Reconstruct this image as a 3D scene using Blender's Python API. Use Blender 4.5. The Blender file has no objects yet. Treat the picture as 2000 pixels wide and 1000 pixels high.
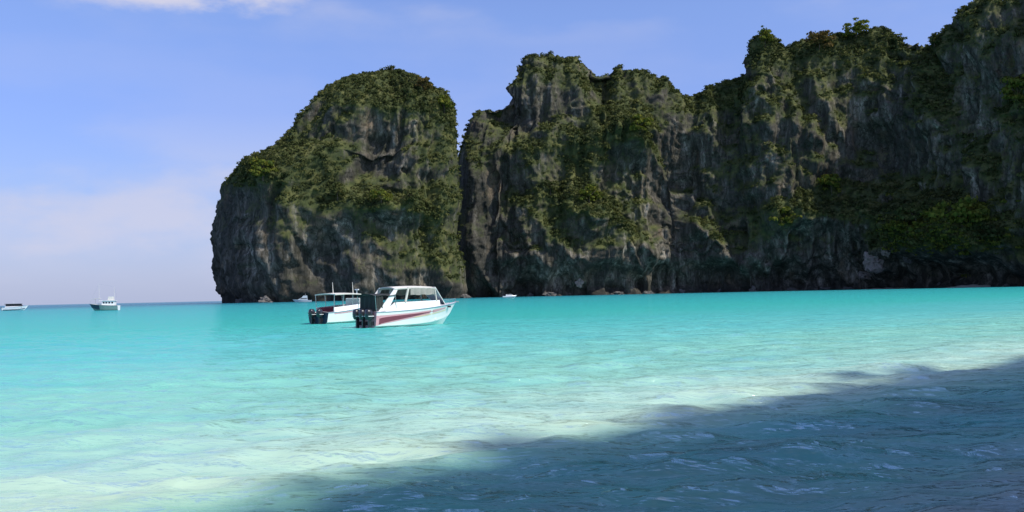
import bpy, bmesh, math, random
import numpy as np
from mathutils import Vector, Matrix
from mathutils.bvhtree import BVHTree

random.seed(7); np.random.seed(7)
S = bpy.context.scene
C = S.collection
R = math.radians
PI = math.pi

# ------------------------------------------------------------------ camera
CAM_H = 2.5
F = 1732.0                       # focal length in pixels of the 2000 px wide photograph
PITCH = math.atan(75.5 / F)      # looking slightly up
ROLL = math.atan(0.0215)
cam = bpy.data.cameras.new('camera')
cam.sensor_width = 36.0
cam.lens = 36.0 * F / 2000.0
cam.clip_start = 0.1
cam.clip_end = 60000
camo = bpy.data.objects.new('camera', cam); C.objects.link(camo)
MROT = (Matrix.Rotation(PI / 2 + PITCH, 4, 'X') @ Matrix.Rotation(-ROLL, 4, 'Z'))
camo.matrix_world = Matrix.Translation((0, 0, CAM_H)) @ MROT
S.camera = camo

# ------------------------------------------------------------------ sun and sky
SUN_EL = R(50)
SUN_AZ_VEC = Vector((0.87, -0.49, 0)).normalized()      # horizontal direction TOWARDS the sun (right, behind the camera)
SUN_DIR = Vector((SUN_AZ_VEC.x * math.cos(SUN_EL), SUN_AZ_VEC.y * math.cos(SUN_EL), math.sin(SUN_EL)))
sl = bpy.data.lights.new('sun', 'SUN'); sl.energy = 4.9; sl.angle = R(0.53); sl.color = (1.0, 0.95, 0.86)
so = bpy.data.objects.new('sun', sl); C.objects.link(so)
so.rotation_euler = (-SUN_DIR).to_track_quat('-Z', 'Y').to_euler()
so.location = (60, -60, 200)

W = bpy.data.worlds.new('World'); S.world = W; W.use_nodes = True
wn = W.node_tree; wn.nodes.clear()
def N(nt, typ, **kw):
    n = nt.nodes.new(typ)
    for k, v in kw.items():
        if k.startswith('i_'):
            key = k[2:]
            key = int(key) if key.isdigit() else key.replace('_', ' ')
            n.inputs[key].default_value = v
        else:
            setattr(n, k, v)
    return n
def L(nt, a, b): nt.links.new(a, b)
def ramp(nt, stops, src, interp='LINEAR'):
    r = nt.nodes.new('ShaderNodeValToRGB'); e = r.color_ramp.elements
    r.color_ramp.interpolation = interp
    while len(e) < len(stops): e.new(0.5)
    for i, (p, c) in enumerate(stops):
        e[i].position = p
        e[i].color = (c, c, c, 1) if isinstance(c, (int, float)) else (*c, 1)
    nt.links.new(src, r.inputs[0])
    return r.outputs[0]
def mth(nt, op, a, b=None, c=None, clamp=False):
    n = nt.nodes.new('ShaderNodeMath'); n.operation = op; n.use_clamp = clamp
    for i, v in enumerate((a, b, c)):
        if v is None: continue
        if isinstance(v, (int, float)): n.inputs[i].default_value = v
        else: nt.links.new(v, n.inputs[i])
    return n.outputs[0]
def mix(nt, fac, a, b, mode='MIX'):
    n = nt.nodes.new('ShaderNodeMix'); n.data_type = 'RGBA'; n.blend_type = mode
    for key, v in ((0, fac), (6, a), (7, b)):
        if isinstance(v, (int, float)): n.inputs[key].default_value = v
        elif isinstance(v, tuple): n.inputs[key].default_value = (*v, 1)
        else: nt.links.new(v, n.inputs[key])
    return n.outputs[2]

sky = N(wn, 'ShaderNodeTexSky', sky_type='NISHITA')
sky.sun_disc = False
sky.sun_elevation = SUN_EL
sky.sun_rotation = math.atan2(SUN_AZ_VEC.x, SUN_AZ_VEC.y)
sky.altitude = 0; sky.air_density = 1.0; sky.dust_density = 1.2; sky.ozone_density = 1.6
tc = N(wn, 'ShaderNodeTexCoord')
sp = N(wn, 'ShaderNodeSeparateXYZ'); L(wn, tc.outputs['Generated'], sp.inputs[0])
el = sp.outputs['Z']
tint = ramp(wn, [(0.0, (0.60, 0.60, 0.86)), (0.10, (0.47, 0.59, 0.86)), (0.20, (0.60, 0.68, 0.94)), (0.30, (0.82, 0.85, 1.0)), (1.0, (0.82, 0.85, 1.0))], el)
tint = mix(wn, 1.0, tint, (2.05, 2.05, 2.35), 'MULTIPLY')
skyc = mix(wn, 1.0, sky.outputs[0], tint, 'MULTIPLY')
# soft clouds: thin pinkish banks low over the sea, brighter puffs higher up
mp = N(wn, 'ShaderNodeMapping'); L(wn, tc.outputs['Generated'], mp.inputs[0])
mp.inputs['Scale'].default_value = (1.0, 1.0, 2.6); mp.inputs['Location'].default_value = (0.37, 0.12, 0.05)
nz = N(wn, 'ShaderNodeTexNoise', i_Scale=4.2, i_Detail=5.0, i_Roughness=0.5); L(wn, mp.outputs[0], nz.inputs['Vector'])
cm = ramp(wn, [(0.46, 0.0), (0.70, 1.0)], nz.outputs[0], 'EASE')
low = ramp(wn, [(0.0, 0.75), (0.12, 0.85), (0.20, 0.20), (0.27, 0.15), (0.33, 0.9), (0.6, 0.8)], el)
cf = mth(wn, 'MULTIPLY', cm, low)
cf = mth(wn, 'MULTIPLY', cf, 0.6)
def cloud_at(px, py, sx, sy, thr0, thr1, amount, cf):
    x_, y_ = ((px - 1000) / F, -(py - 500) / F)
    v = Vector((x_, y_, -1.0)); v = (MROT.to_3x3() @ v).normalized()
    side = Vector((v.y, -v.x, 0)).normalized()
    dv = N(wn, 'ShaderNodeVectorMath', operation='SUBTRACT'); L(wn, tc.outputs['Generated'], dv.inputs[0]); dv.inputs[1].default_value = v
    a = N(wn, 'ShaderNodeVectorMath', operation='DOT_PRODUCT'); L(wn, dv.outputs[0], a.inputs[0]); a.inputs[1].default_value = side / sx
    b = N(wn, 'ShaderNodeVectorMath', operation='DOT_PRODUCT'); L(wn, dv.outputs[0], b.inputs[0]); b.inputs[1].default_value = Vector((0, 0, 1)) / sy
    r2 = mth(wn, 'ADD', mth(wn, 'POWER', mth(wn, 'ABSOLUTE', a.outputs['Value']), 2.0), mth(wn, 'POWER', mth(wn, 'ABSOLUTE', b.outputs['Value']), 2.0))
    fwd = N(wn, 'ShaderNodeVectorMath', operation='DOT_PRODUCT'); L(wn, tc.outputs['Generated'], fwd.inputs[0]); fwd.inputs[1].default_value = v
    g = mth(wn, 'MULTIPLY', mth(wn, 'EXPONENT', mth(wn, 'MULTIPLY', r2, -1.0)), mth(wn, 'GREATER_THAN', fwd.outputs['Value'], 0.3))
    f = mth(wn, 'MULTIPLY', mth(wn, 'ADD', nz2.outputs[0], mth(wn, 'MULTIPLY', g, 0.38)), 1.0)
    c = ramp(wn, [(thr0, 0.0), (thr1, 1.0)], f, 'EASE')
    return mth(wn, 'MAXIMUM', cf, mth(wn, 'MULTIPLY', mth(wn, 'MULTIPLY', c, mth(wn, 'MINIMUM', mth(wn, 'MULTIPLY', g, 2.0), 1.0)), amount))
mp2 = N(wn, 'ShaderNodeMapping'); L(wn, tc.outputs['Generated'], mp2.inputs[0]); mp2.inputs['Scale'].default_value = (1, 1, 2.2)
nz2 = N(wn, 'ShaderNodeTexNoise', i_Scale=9.0, i_Detail=6.0, i_Roughness=0.55); L(wn, mp2.outputs[0], nz2.inputs['Vector'])
cf = cloud_at(345, -22, 0.11, 0.022, 0.60, 0.82, 1.0, cf)
cf = cloud_at(250, 430, 0.15, 0.045, 0.52, 0.95, 0.75, cf)
cf = cloud_at(480, 360, 0.10, 0.03, 0.55, 0.95, 0.6, cf)
# general whitening of the air near the horizon
hz = ramp(wn, [(0.0, 0.72), (0.05, 0.58), (0.10, 0.42), (0.17, 0.18), (0.3, 0.0)], el)
skyc = mix(wn, hz, skyc, (6.2, 7.0, 9.6))
skyc = mix(wn, cf, skyc, (7.5, 7.6, 9.5))
bg = N(wn, 'ShaderNodeBackground', i_Strength=0.085); L(wn, skyc, bg.inputs[0])
wo = N(wn, 'ShaderNodeOutputWorld'); L(wn, bg.outputs[0], wo.inputs[0])

S.view_settings.view_transform = 'Standard'; S.view_settings.look = 'None'
S.view_settings.exposure = 0.0; S.view_settings.gamma = 1.0; S.view_settings.use_curve_mapping = False
S.cycles.max_bounces = 6; S.cycles.diffuse_bounces = 3; S.cycles.glossy_bounces = 3
S.cycles.transparent_max_bounces = 6
S.cycles.use_denoising = True

# ------------------------------------------------------------------ helpers
RM = np.array(MROT.to_3x3())
def ray(px, py):
    """direction of a point of the photograph as (X/Y, Z/Y)"""
    d = RM @ np.array([(px - 1000) / F, -(py - 500) / F, -1.0])
    return d[0] / d[1], d[2] / d[1]
def hor(px): return 597.0 - 0.0215 * px
def project(P):
    q = (P - np.array([0, 0, CAM_H])) @ RM
    z = np.minimum(q[:, 2], -1e-3)
    return 1000 + F * q[:, 0] / -z, 500 - F * q[:, 1] / -z
def on_water(px, dist):
    u, _ = ray(px, hor(px)); return Vector((u * dist, dist, 0))

def tag(o, label=None, cat=None, group=None, kind=None):
    if label: o['label'] = label
    if cat: o['category'] = cat
    if group: o['group'] = group
    if kind: o['kind'] = kind
    return o
def mesh_np(name, V, Fc, mat, parent=None, smooth=False):
    me = bpy.data.meshes.new(name)
    V = np.asarray(V, np.float32); Fc = np.asarray(Fc, np.int32)
    k = Fc.shape[1]
    me.vertices.add(len(V)); me.vertices.foreach_set('co', V.ravel())
    me.loops.add(Fc.size); me.loops.foreach_set('vertex_index', Fc.ravel())
    me.polygons.add(len(Fc))
    me.polygons.foreach_set('loop_start', np.arange(0, Fc.size, k, dtype=np.int32))
    me.polygons.foreach_set('loop_total', np.full(len(Fc), k, np.int32))
    me.update(calc_edges=True)
    if smooth: me.polygons.foreach_set('use_smooth', np.ones(len(Fc), bool))
    me.materials.append(mat)
    o = bpy.data.objects.new(name, me); C.objects.link(o)
    if parent is not None: o.parent = parent
    return o
def empty(name, loc, rz=0.0):
    o = bpy.data.objects.new(name, None); C.objects.link(o)
    o.location = loc; o.rotation_euler = (0, 0, rz); o.empty_display_size = 0.5
    return o
def copy_tree(o, parent=None):
    c = o.copy(); C.objects.link(c)
    if parent is not None: c.parent = parent
    for ch in list(o.children): copy_tree(ch, c)
    return c

def hash3(ix, iy, iz, seed):
    h = (ix.astype(np.int64) * 374761393 + iy.astype(np.int64) * 668265263 + iz.astype(np.int64) * 2147483647 + seed * 974634777) & 0xffffffff
    h = ((h ^ (h >> 13)) * 1274126177) & 0xffffffff
    h = (h ^ (h >> 16)) & 0xffffffff
    h = (h * 2246822519) & 0xffffffff
    h = h ^ (h >> 15)
    return (h & 0xffffff) / float(0xffffff) * 2 - 1
def vn(x, y, z, seed=0):
    x, y, z = np.broadcast_arrays(np.asarray(x, float), np.asarray(y, float), np.asarray(z, float))
    ix, iy, iz = np.floor(x), np.floor(y), np.floor(z)
    fx, fy, fz = x - ix, y - iy, z - iz
    s = lambda t: t * t * t * (t * (t * 6 - 15) + 10)
    fx, fy, fz = s(fx), s(fy), s(fz)
    r = 0
    for dx in (0, 1):
        for dy in (0, 1):
            for dz in (0, 1):
                w = (fx if dx else 1 - fx) * (fy if dy else 1 - fy) * (fz if dz else 1 - fz)
                r = r + w * hash3(ix + dx, iy + dy, iz + dz, seed)
    return r
def fbm(x, y, z, oct=4, seed=0, g=0.5):
    a, r, t = 1.0, 0, 0
    for i in range(oct):
        r = r + a * vn(x * 2 ** i, y * 2 ** i, z * 2 ** i, seed + i * 17); t += a; a *= g
    return r / t
def sstep(a, b, x):
    t = np.clip((x - a) / (b - a), 0, 1); return t * t * (3 - 2 * t)

# ------------------------------------------------------------------ materials
def new_mat(name):
    m = bpy.data.materials.new(name); m.use_nodes = True
    nt = m.node_tree; nt.nodes.clear()
    out = nt.nodes.new('ShaderNodeOutputMaterial')
    return m, nt, out
def paint(name, col, rough=0.4, metal=0.0, dirt=0.12, scale=3.0, coat=0.0):
    m, nt, out = new_mat(name)
    b = N(nt, 'ShaderNodeBsdfPrincipled', i_Roughness=rough, i_Metallic=metal)
    if coat: b.inputs['Coat Weight'].default_value = coat
    t = N(nt, 'ShaderNodeTexCoord')
    n = N(nt, 'ShaderNodeTexNoise', i_Scale=scale, i_Detail=5.0); L(nt, t.outputs['Object'], n.inputs['Vector'])
    f = ramp(nt, [(0.4, 0.0), (0.75, 1.0)], n.outputs[0])
    L(nt, mix(nt, mth(nt, 'MULTIPLY', f, dirt), tuple(col), tuple(c * 0.45 for c in col)), b.inputs['Base Color'])
    L(nt, b.outputs[0], out.inputs[0])
    return m

def rock_material():
    m, nt, out = new_mat('limestone')
    b = N(nt, 'ShaderNodeBsdfPrincipled', i_Roughness=0.95); b.inputs['Specular IOR Level'].default_value = 0.15
    g = N(nt, 'ShaderNodeNewGeometry')
    def noise(scale, det, rough=0.6, vec=g.outputs['Position']):
        mp = N(nt, 'ShaderNodeMapping'); L(nt, vec, mp.inputs[0]); mp.inputs['Scale'].default_value = scale
        n = N(nt, 'ShaderNodeTexNoise', i_Scale=1.0, i_Detail=det, i_Roughness=rough); L(nt, mp.outputs[0], n.inputs['Vector'])
        return n.outputs[0]
    streak = noise((0.13, 0.13, 0.016), 6, 0.65)
    big = noise((0.014, 0.014, 0.010), 3)
    fine = noise((0.5, 0.5, 0.22), 5, 0.7)
    warm = noise((0.05, 0.05, 0.018), 4)
    col = ramp(nt, [(0.36, (0.022, 0.022, 0.022)), (0.47, (0.070, 0.064, 0.054)), (0.57, (0.175, 0.158, 0.130)), (0.68, (0.44, 0.39, 0.32))], streak)
    col = mix(nt, ramp(nt, [(0.38, 0.75), (0.6, 0.0)], big), col, (0.042, 0.040, 0.040))
    col = mix(nt, ramp(nt, [(0.56, 0.0), (0.72, 0.75)], warm), col, (0.20, 0.145, 0.100))
    col = mix(nt, 1.0, col, ramp(nt, [(0.3, 0.45), (0.7, 1.35)], fine), 'MULTIPLY')
    vo = N(nt, 'ShaderNodeTexVoronoi', feature='DISTANCE_TO_EDGE', i_Scale=1.0)
    mv = N(nt, 'ShaderNodeMapping'); L(nt, g.outputs['Position'], mv.inputs[0]); mv.inputs['Scale'].default_value = (0.085, 0.085, 0.045)
    wv = N(nt, 'ShaderNodeVectorMath', operation='ADD'); L(nt, mv.outputs[0], wv.inputs[0])
    nv = N(nt, 'ShaderNodeTexNoise', i_Scale=0.11, i_Detail=4.0); L(nt, g.outputs['Position'], nv.inputs['Vector']); L(nt, nv.outputs['Color'], wv.inputs[1])
    L(nt, wv.outputs[0], vo.inputs['Vector'])
    col = mix(nt, 1.0, col, ramp(nt, [(0.0, 0.35), (0.05, 1.0)], vo.outputs['Distance']), 'MULTIPLY')
    col = mix(nt, 0.16, col, (0.080, 0.080, 0.034))
    # rock colour gets darker towards the water
    sz = N(nt, 'ShaderNodeSeparateXYZ'); L(nt, g.outputs['Position'], sz.inputs[0])
    tz = mth(nt, 'ADD', sz.outputs['Z'], mth(nt, 'MULTIPLY', big, 10.0))
    col = mix(nt, ramp(nt, [(0.0, 0.85), (1.0, 0.0)], mth(nt, 'DIVIDE', tz, 22.0, clamp=True)), col, (0.022, 0.021, 0.020))
    # low plants, moss and creepers that cover the ledges
    at = N(nt, 'ShaderNodeAttribute', attribute_name='veg')
    vf = mth(nt, 'ADD', at.outputs['Fac'], mth(nt, 'MULTIPLY', mth(nt, 'SUBTRACT', fine, 0.5), 1.2))
    vf = ramp(nt, [(0.30, 0.0), (0.66, 1.0)], vf)
    gcol = ramp(nt, [(0.35, (0.028, 0.039, 0.016)), (0.5, (0.054, 0.066, 0.023)), (0.65, (0.100, 0.102, 0.036))], noise((0.09, 0.09, 0.09), 5))
    col = mix(nt, vf, col, gcol)
    L(nt, col, b.inputs['Base Color'])
    bp = N(nt, 'ShaderNodeBump', i_Strength=0.8, i_Distance=1.2); L(nt, fine, bp.inputs['Height']); L(nt, bp.outputs[0], b.inputs['Normal'])
    L(nt, b.outputs[0], out.inputs[0])
    return m
M_ROCK = rock_material()

def leaf_material(name, dark, mid, light, scale=0.06):
    m, nt, out = new_mat(name)
    g = N(nt, 'ShaderNodeNewGeometry')
    mp = N(nt, 'ShaderNodeMapping'); L(nt, g.outputs['Position'], mp.inputs[0]); mp.inputs['Scale'].default_value = (scale,) * 3
    n = N(nt, 'ShaderNodeTexNoise', i_Scale=1.0, i_Detail=4.0, i_Roughness=0.6); L(nt, mp.outputs[0], n.inputs['Vector'])
    f = mth(nt, 'ADD', n.outputs[0], mth(nt, 'MULTIPLY', mth(nt, 'SUBTRACT', g.outputs['Random Per Island'], 0.5), 0.16))
    col = ramp(nt, [(0.36, dark), (0.5, mid), (0.66, light)], f)
    d = N(nt, 'ShaderNodeBsdfDiffuse'); L(nt, col, d.inputs[0])
    t = N(nt, 'ShaderNodeBsdfTranslucent'); L(nt, mix(nt, 1.0, col, (1.1, 1.2, 0.5), 'MULTIPLY'), t.inputs[0])
    ms = N(nt, 'ShaderNodeMixShader', i_0=0.25); L(nt, d.outputs[0], ms.inputs[1]); L(nt, t.outputs[0], ms.inputs[2])
    L(nt, ms.outputs[0], out.inputs[0])
    return m
M_LEAF = leaf_material('cliff_foliage', (0.031, 0.041, 0.017), (0.062, 0.074, 0.027), (0.120, 0.124, 0.044))
M_LEAF_B = leaf_material('bright_foliage', (0.06, 0.085, 0.02), (0.11, 0.13, 0.025), (0.17, 0.16, 0.03), 0.2)
M_LEAF_O = leaf_material('dry_foliage', (0.07, 0.055, 0.022), (0.11, 0.082, 0.03), (0.15, 0.11, 0.04), 0.2)
M_BARK = paint('bark', (0.12, 0.09, 0.065), 0.9, scale=1.5, dirt=0.5)

# ------------------------------------------------------------------ cliffs
class Surf: pass
def relief(Lc, z, P, seed, rough=1.0):
    """outward displacement (m) of a cliff face, L along the foot, z up"""
    w = fbm(Lc / 70, z / 90, 0 * z, 3, seed)
    d = 12 * fbm(Lc / 95, z / 170, 0 * z, 3, seed + 1)
    r = 1 - np.abs(fbm(Lc / 34 + w * 0.5, z / 130, 0 * z, 3, seed + 2)) * 2.4
    d += 8.0 * (r - 0.4)
    r2 = 1 - np.abs(vn(Lc / 9.5 + w * 1.2, z / 55, 0 * z, seed + 3)) * 2
    d += 3.0 * (r2 - 0.3) * rough
    r3 = 1 - np.abs(vn(Lc / 4.2 + w * 2, z / 26, 4 + 0 * z, seed + 13)) * 2
    d += 1.3 * (r3 - 0.3) * rough - 2.0
    ph = z / 24 + w * 1.2 + fbm(Lc / 22, z / 60, 1.5 + 0 * z, 3, seed + 4) * 1.3
    f = ph - np.floor(ph)
    amp = sstep(-0.05, 0.5, fbm(Lc / 32, z / 40, 7.7 + 0 * z, 3, seed + 5))
    d += (sstep(0, 0.8, 1 - f) * 6.5 - 3.2) * (0.08 + amp)          # leaning step, undercut where the next one begins
    d += 4.8 * fbm(P[..., 0] / 13, P[..., 1] / 13, P[..., 2] / 15, 4, seed + 6, 0.6)
    d += 2.4 * rough * (0.5 - 2 * np.abs(fbm(P[..., 0] / 7, P[..., 1] / 7, P[..., 2] / 9, 3, seed + 7, 0.6)))
    return d
def finish(G, Lc, front, name, seed, feats, label, vegf=(), closed=False, notch=5.0, notch_h=9.0, amp=1.0, vegbias=0.0, featk=1.4, bigk=1.0):
    """G (rows, cols, 3) smooth grid -> displaced mesh. front (rows, cols) = 1 on the face that looks to the bay"""
    du = np.gradient(G, axis=1); dv = np.gradient(G, axis=0)
    if closed:
        du[:, 0] = du[:, -1] = (G[:, 1] - G[:, -2]) / 2
    nrm = np.cross(du, dv); ln = np.linalg.norm(nrm, axis=2, keepdims=True); nrm = nrm / np.maximum(ln, 1e-6)
    z = G[..., 2]
    d = relief(Lc, z, G, seed)
    d = d + (bigk - 1) * (1 - 0.75 * sstep(0.78, 1.0, z / np.maximum(z.max(axis=0, keepdims=True), 1))) * (14 * fbm(Lc / 120 + z / 200, z / 150, 0 * z, 2, seed + 61) + 10 * (1 - 2.2 * np.abs(fbm(Lc / 60 + z / 90, z / 140, 5 + 0 * z, 2, seed + 62)) - 0.5))
    px, py = project(G.reshape(-1, 3)); px = px.reshape(z.shape); py = py.reshape(z.shape)
    for (cx, cy, rx, ry, a) in feats:
        a = a * featk
        wx = (px - cx) / rx + 0.35 * vn(px / 25, py / 25, 3.3, seed); wy = (py - cy) / ry + 0.35 * vn(px / 25, py / 25, 8.3, seed)
        d = d + front * a * np.exp(-(wx ** 4 + wy ** 4) ** 0.5)
    d = d * amp * (1 - 0.75 * np.exp(-((px - 900) / 30) ** 2) * (px > 0))
    d = d - notch * np.exp(-(np.maximum(z, 0) / notch_h) ** 2)
    n2 = nrm.copy(); n2[..., 2] *= 0.55
    G2 = G + n2 * d[..., None]
    rows, cols = z.shape
    idx = np.arange(rows * cols).reshape(rows, cols)
    Fc = np.stack([idx[:-1, :-1], idx[:-1, 1:], idx[1:, 1:], idx[1:, :-1]], -1).reshape(-1, 4)
    o = mesh_np(name, G2.reshape(-1, 3), Fc, M_ROCK, smooth=False)
    tag(o, label, None, None, 'structure')
    # plant cover
    du = np.gradient(G2, axis=1); dv = np.gradient(G2, axis=0)
    nr = np.cross(du, dv); nr /= np.maximum(np.linalg.norm(nr, axis=2, keepdims=True), 1e-6)
    k = np.ones((5, 5)) / 25.0
    nz = nr[..., 2].copy()
    for ax in (0, 1):
        nz = (np.roll(nz, 1, ax) + nz + np.roll(nz, -1, ax)) / 3
        nz = (np.roll(nz, 2, ax) + nz + np.roll(nz, -2, ax)) / 3
    v = 0.34 + vegbias + nz * 0.8 + 0.25 * fbm(G2[..., 0] / 11, G2[..., 1] / 11, G2[..., 2] / 13, 3, seed + 50, 0.6) + 0.36 * fbm(G2[..., 0] / 38, G2[..., 1] / 38, G2[..., 2] / 30, 4, seed + 40, 0.6)
    for (cx, cy, rx, ry, a) in vegf:
        v = v + front * a * np.exp(-(((px - cx) / rx) ** 2 + ((py - cy) / ry) ** 2))
    v = v * sstep(6, 20, z)
    v = np.clip(v, 0, 1)
    at = o.data.attributes.new('veg', 'FLOAT', 'POINT'); at.data.foreach_set('value', v.ravel().astype(np.float32))
    s = Surf(); s.obj = o; s.P = G2.reshape(-1, 3); s.n = nr.reshape(-1, 3); s.veg = v.ravel(); s.px = px.ravel(); s.py = py.ravel(); s.F = Fc
    e = np.linalg.norm(np.cross(du, dv), axis=2).ravel(); s.area = e
    return s

def loft(name, ctrl, seed, feats, label, vegf=(), cell=1.5, back=110, **kw):
    """ctrl rows: base px, base Y, crest px, crest py, crest Y."""
    B, K = [], []
    for (pb, yb, pc, pyc, yc) in ctrl:
        u, _ = ray(pb, hor(pb)); B.append((u * yb, yb, -5.0))
        u2, w2 = ray(pc, pyc + 7); K.append((u2 * yc, yc, CAM_H + w2 * yc))
    B = np.array(B); K = np.array(K)
    mid = (B + K) / 2
    t = np.concatenate([[0], np.cumsum(np.maximum(np.linalg.norm(np.diff(mid[:, :2], axis=0), axis=1), 0.45 * np.linalg.norm(np.diff(K, axis=0), axis=1)))])
    n = int(t[-1] / cell)
    tt = np.linspace(0, t[-1], n)
    def sm(a):
        r = np.interp(tt, t, a); w = max(3, int(7 / cell)) | 1
        pad = np.pad(r, w // 2, mode='edge'); return np.convolve(pad, np.ones(w) / w, 'valid')
    Bi = np.stack([sm(B[:, k]) for k in range(3)], -1); Ki = np.stack([sm(K[:, k]) for k in range(3)], -1)
    H = Ki[:, 2].max()
    nf = int(H * 1.15 / cell); nb = int(nf * 0.22)
    rows = []
    Lc = []
    fr = []
    for i in range(nf):
        s = i / (nf - 1)
        h = s + 0.02 * math.sin(PI * s)
        p = 0.38 * s + 0.62 * s ** 5
        r = Bi * (1 - p) + Ki * p
        r[:, 2] = Bi[:, 2] + (Ki[:, 2] - Bi[:, 2]) * (s if s < 1 else 1)
        rows.append(r); fr.append(np.ones(n))
    bd = np.stack([Ki[:, 0] - Bi[:, 0], Ki[:, 1] - Bi[:, 1]], -1); bd /= np.maximum(np.linalg.norm(bd, axis=1, keepdims=True), 1e-6)
    for i in range(1, nb + 1):
        a = i / nb * PI / 2
        r = Ki.copy()
        r[:, :2] += bd * back * math.sin(a) * 0.9
        r[:, 2] = (Ki[:, 2] + 5) * math.cos(a) ** 0.8 - 5 if i < nb else -5
        rows.append(r); fr.append(np.full(n, max(0, 1 - i / 3)))
    G = np.array(rows); fr = np.array(fr)
    Lc = np.tile(tt, (len(rows), 1))
    # direction so the normals point to the camera
    return finish(G, Lc, fr, name, seed, feats, label, vegf, **kw)

def ringstack(name, left, right, Yc, depth_ratio, seed, feats, label, vegf=(), cell=1.5, shift=lambda h: 0.0, skew=None, **kw):
    lu = np.array([ray(p[0] + 8, p[1] + 6) for p in left]); ru = np.array([ray(p[0] - np.interp(p[1], [133, 145, 200, 240, 290, 350, 420, 480, 540, 570], [3, 12, 18, 18, 10, 12, 12, 10, 6, 2]), p[1] + 6) for p in right])
    zl = lu[:, 1] * Yc + CAM_H; zr = ru[:, 1] * Yc + CAM_H
    zmax = max(zl.max(), zr.max())
    nr = int(zmax * 1.5 / cell)
    rows = []
    amax = (ru[:, 0].max() - lu[:, 0].min()) * Yc / 2
    nt = int(2 * PI * amax * 0.75 / cell)
    th = np.linspace(0, 2 * PI, nt + 1) + PI / 2         # seam at the back
    for i in range(nr + 1):
        s = i / nr
        z = -5 + (zmax + 4.9) * (1 - (1 - s) ** 1.5)
        o1, o2 = np.argsort(zl), np.argsort(zr)
        xl = np.interp(z, zl[o1], lu[o1, 0]) * Yc; xr = np.interp(z, zr[o2], ru[o2, 0]) * Yc
        a = max((xr - xl) / 2, 0.05); b = min(a * depth_ratio, 95) if s > 0 else a * depth_ratio
        e = 2 / 2.5
        c, sn = np.cos(th), np.sin(th)
        x = (xl + xr) / 2 + a * np.sign(c) * np.abs(c) ** e
        y = Yc + shift(z / zmax) + b * np.sign(sn) * np.abs(sn) ** e
        if skew:
            x0 = ray(skew[0], 450)[0] * Yc; dy = skew[1] * np.maximum(0, x0 - x); x = x * (Yc + dy) / Yc; y = y + dy
        rows.append(np.stack([x, y, np.full_like(x, z)], -1))
    G = np.array(rows)
    Lc = np.tile((th - th[0]) * amax * 0.8, (len(rows), 1))
    fr = np.tile((np.sin(th) < 0.15).astype(float), (len(rows), 1))
    edge = 0.5 - 0.5 * np.cos(np.minimum(1, np.minimum(Lc, Lc.max() - Lc) / 25) * PI)
    return finish(G, Lc, fr, name, seed, feats, label, vegf, closed=True, **kw)

s_rock = ringstack('headland',
    left=[(434, 600), (432, 588), (424, 560), (415, 520), (409, 450), (414, 410), (424, 380), (440, 345), (460, 322), (485, 305), (520, 297), (546, 284), (566, 255), (588, 222), (618, 190), (655, 163), (700, 146), (735, 138), (768, 134)],
    right=[(925, 600), (918, 585), (912, 540), (905, 480), (900, 420), (896, 350), (891, 290), (889, 240), (884, 212), (872, 188), (852, 168), (828, 152), (800, 140), (772, 134)],
    Yc=960, depth_ratio=0.62, seed=11, skew=(556, 1.7), shift=lambda h: 0,
    feats=[(745, 312, 62, 52, -16), (790, 300, 20, 70, 7), (755, 405, 120, 26, 15), (868, 330, 20, 170, 8), (838, 410, 13, 110, -12),
           (565, 470, 26, 120, 9), (625, 520, 50, 60, -13), (700, 530, 20, 50, 6), (780, 520, 60, 50, 5), (520, 340, 40, 30, 8), (720, 200, 90, 40, 6), (885, 540, 30, 40, 8)],
    vegf=[(480, 520, 70, 80, -0.4), (760, 175, 130, 50, 0.5), (500, 345, 60, 40, 0.6), (760, 405, 120, 35, 0.5), (620, 330, 70, 60, 0.35), (870, 240, 30, 90, 0.4), (560, 430, 60, 60, 0.15),
          (745, 312, 62, 52, -0.5), (470, 480, 60, 120, -0.5), (640, 520, 90, 60, -0.35), (860, 450, 60, 60, 0.25)],
    label='tall rounded limestone headland rising from the sea left of the narrow cleft', notch=5, notch_h=7, vegbias=0.05, amp=0.85)

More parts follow.
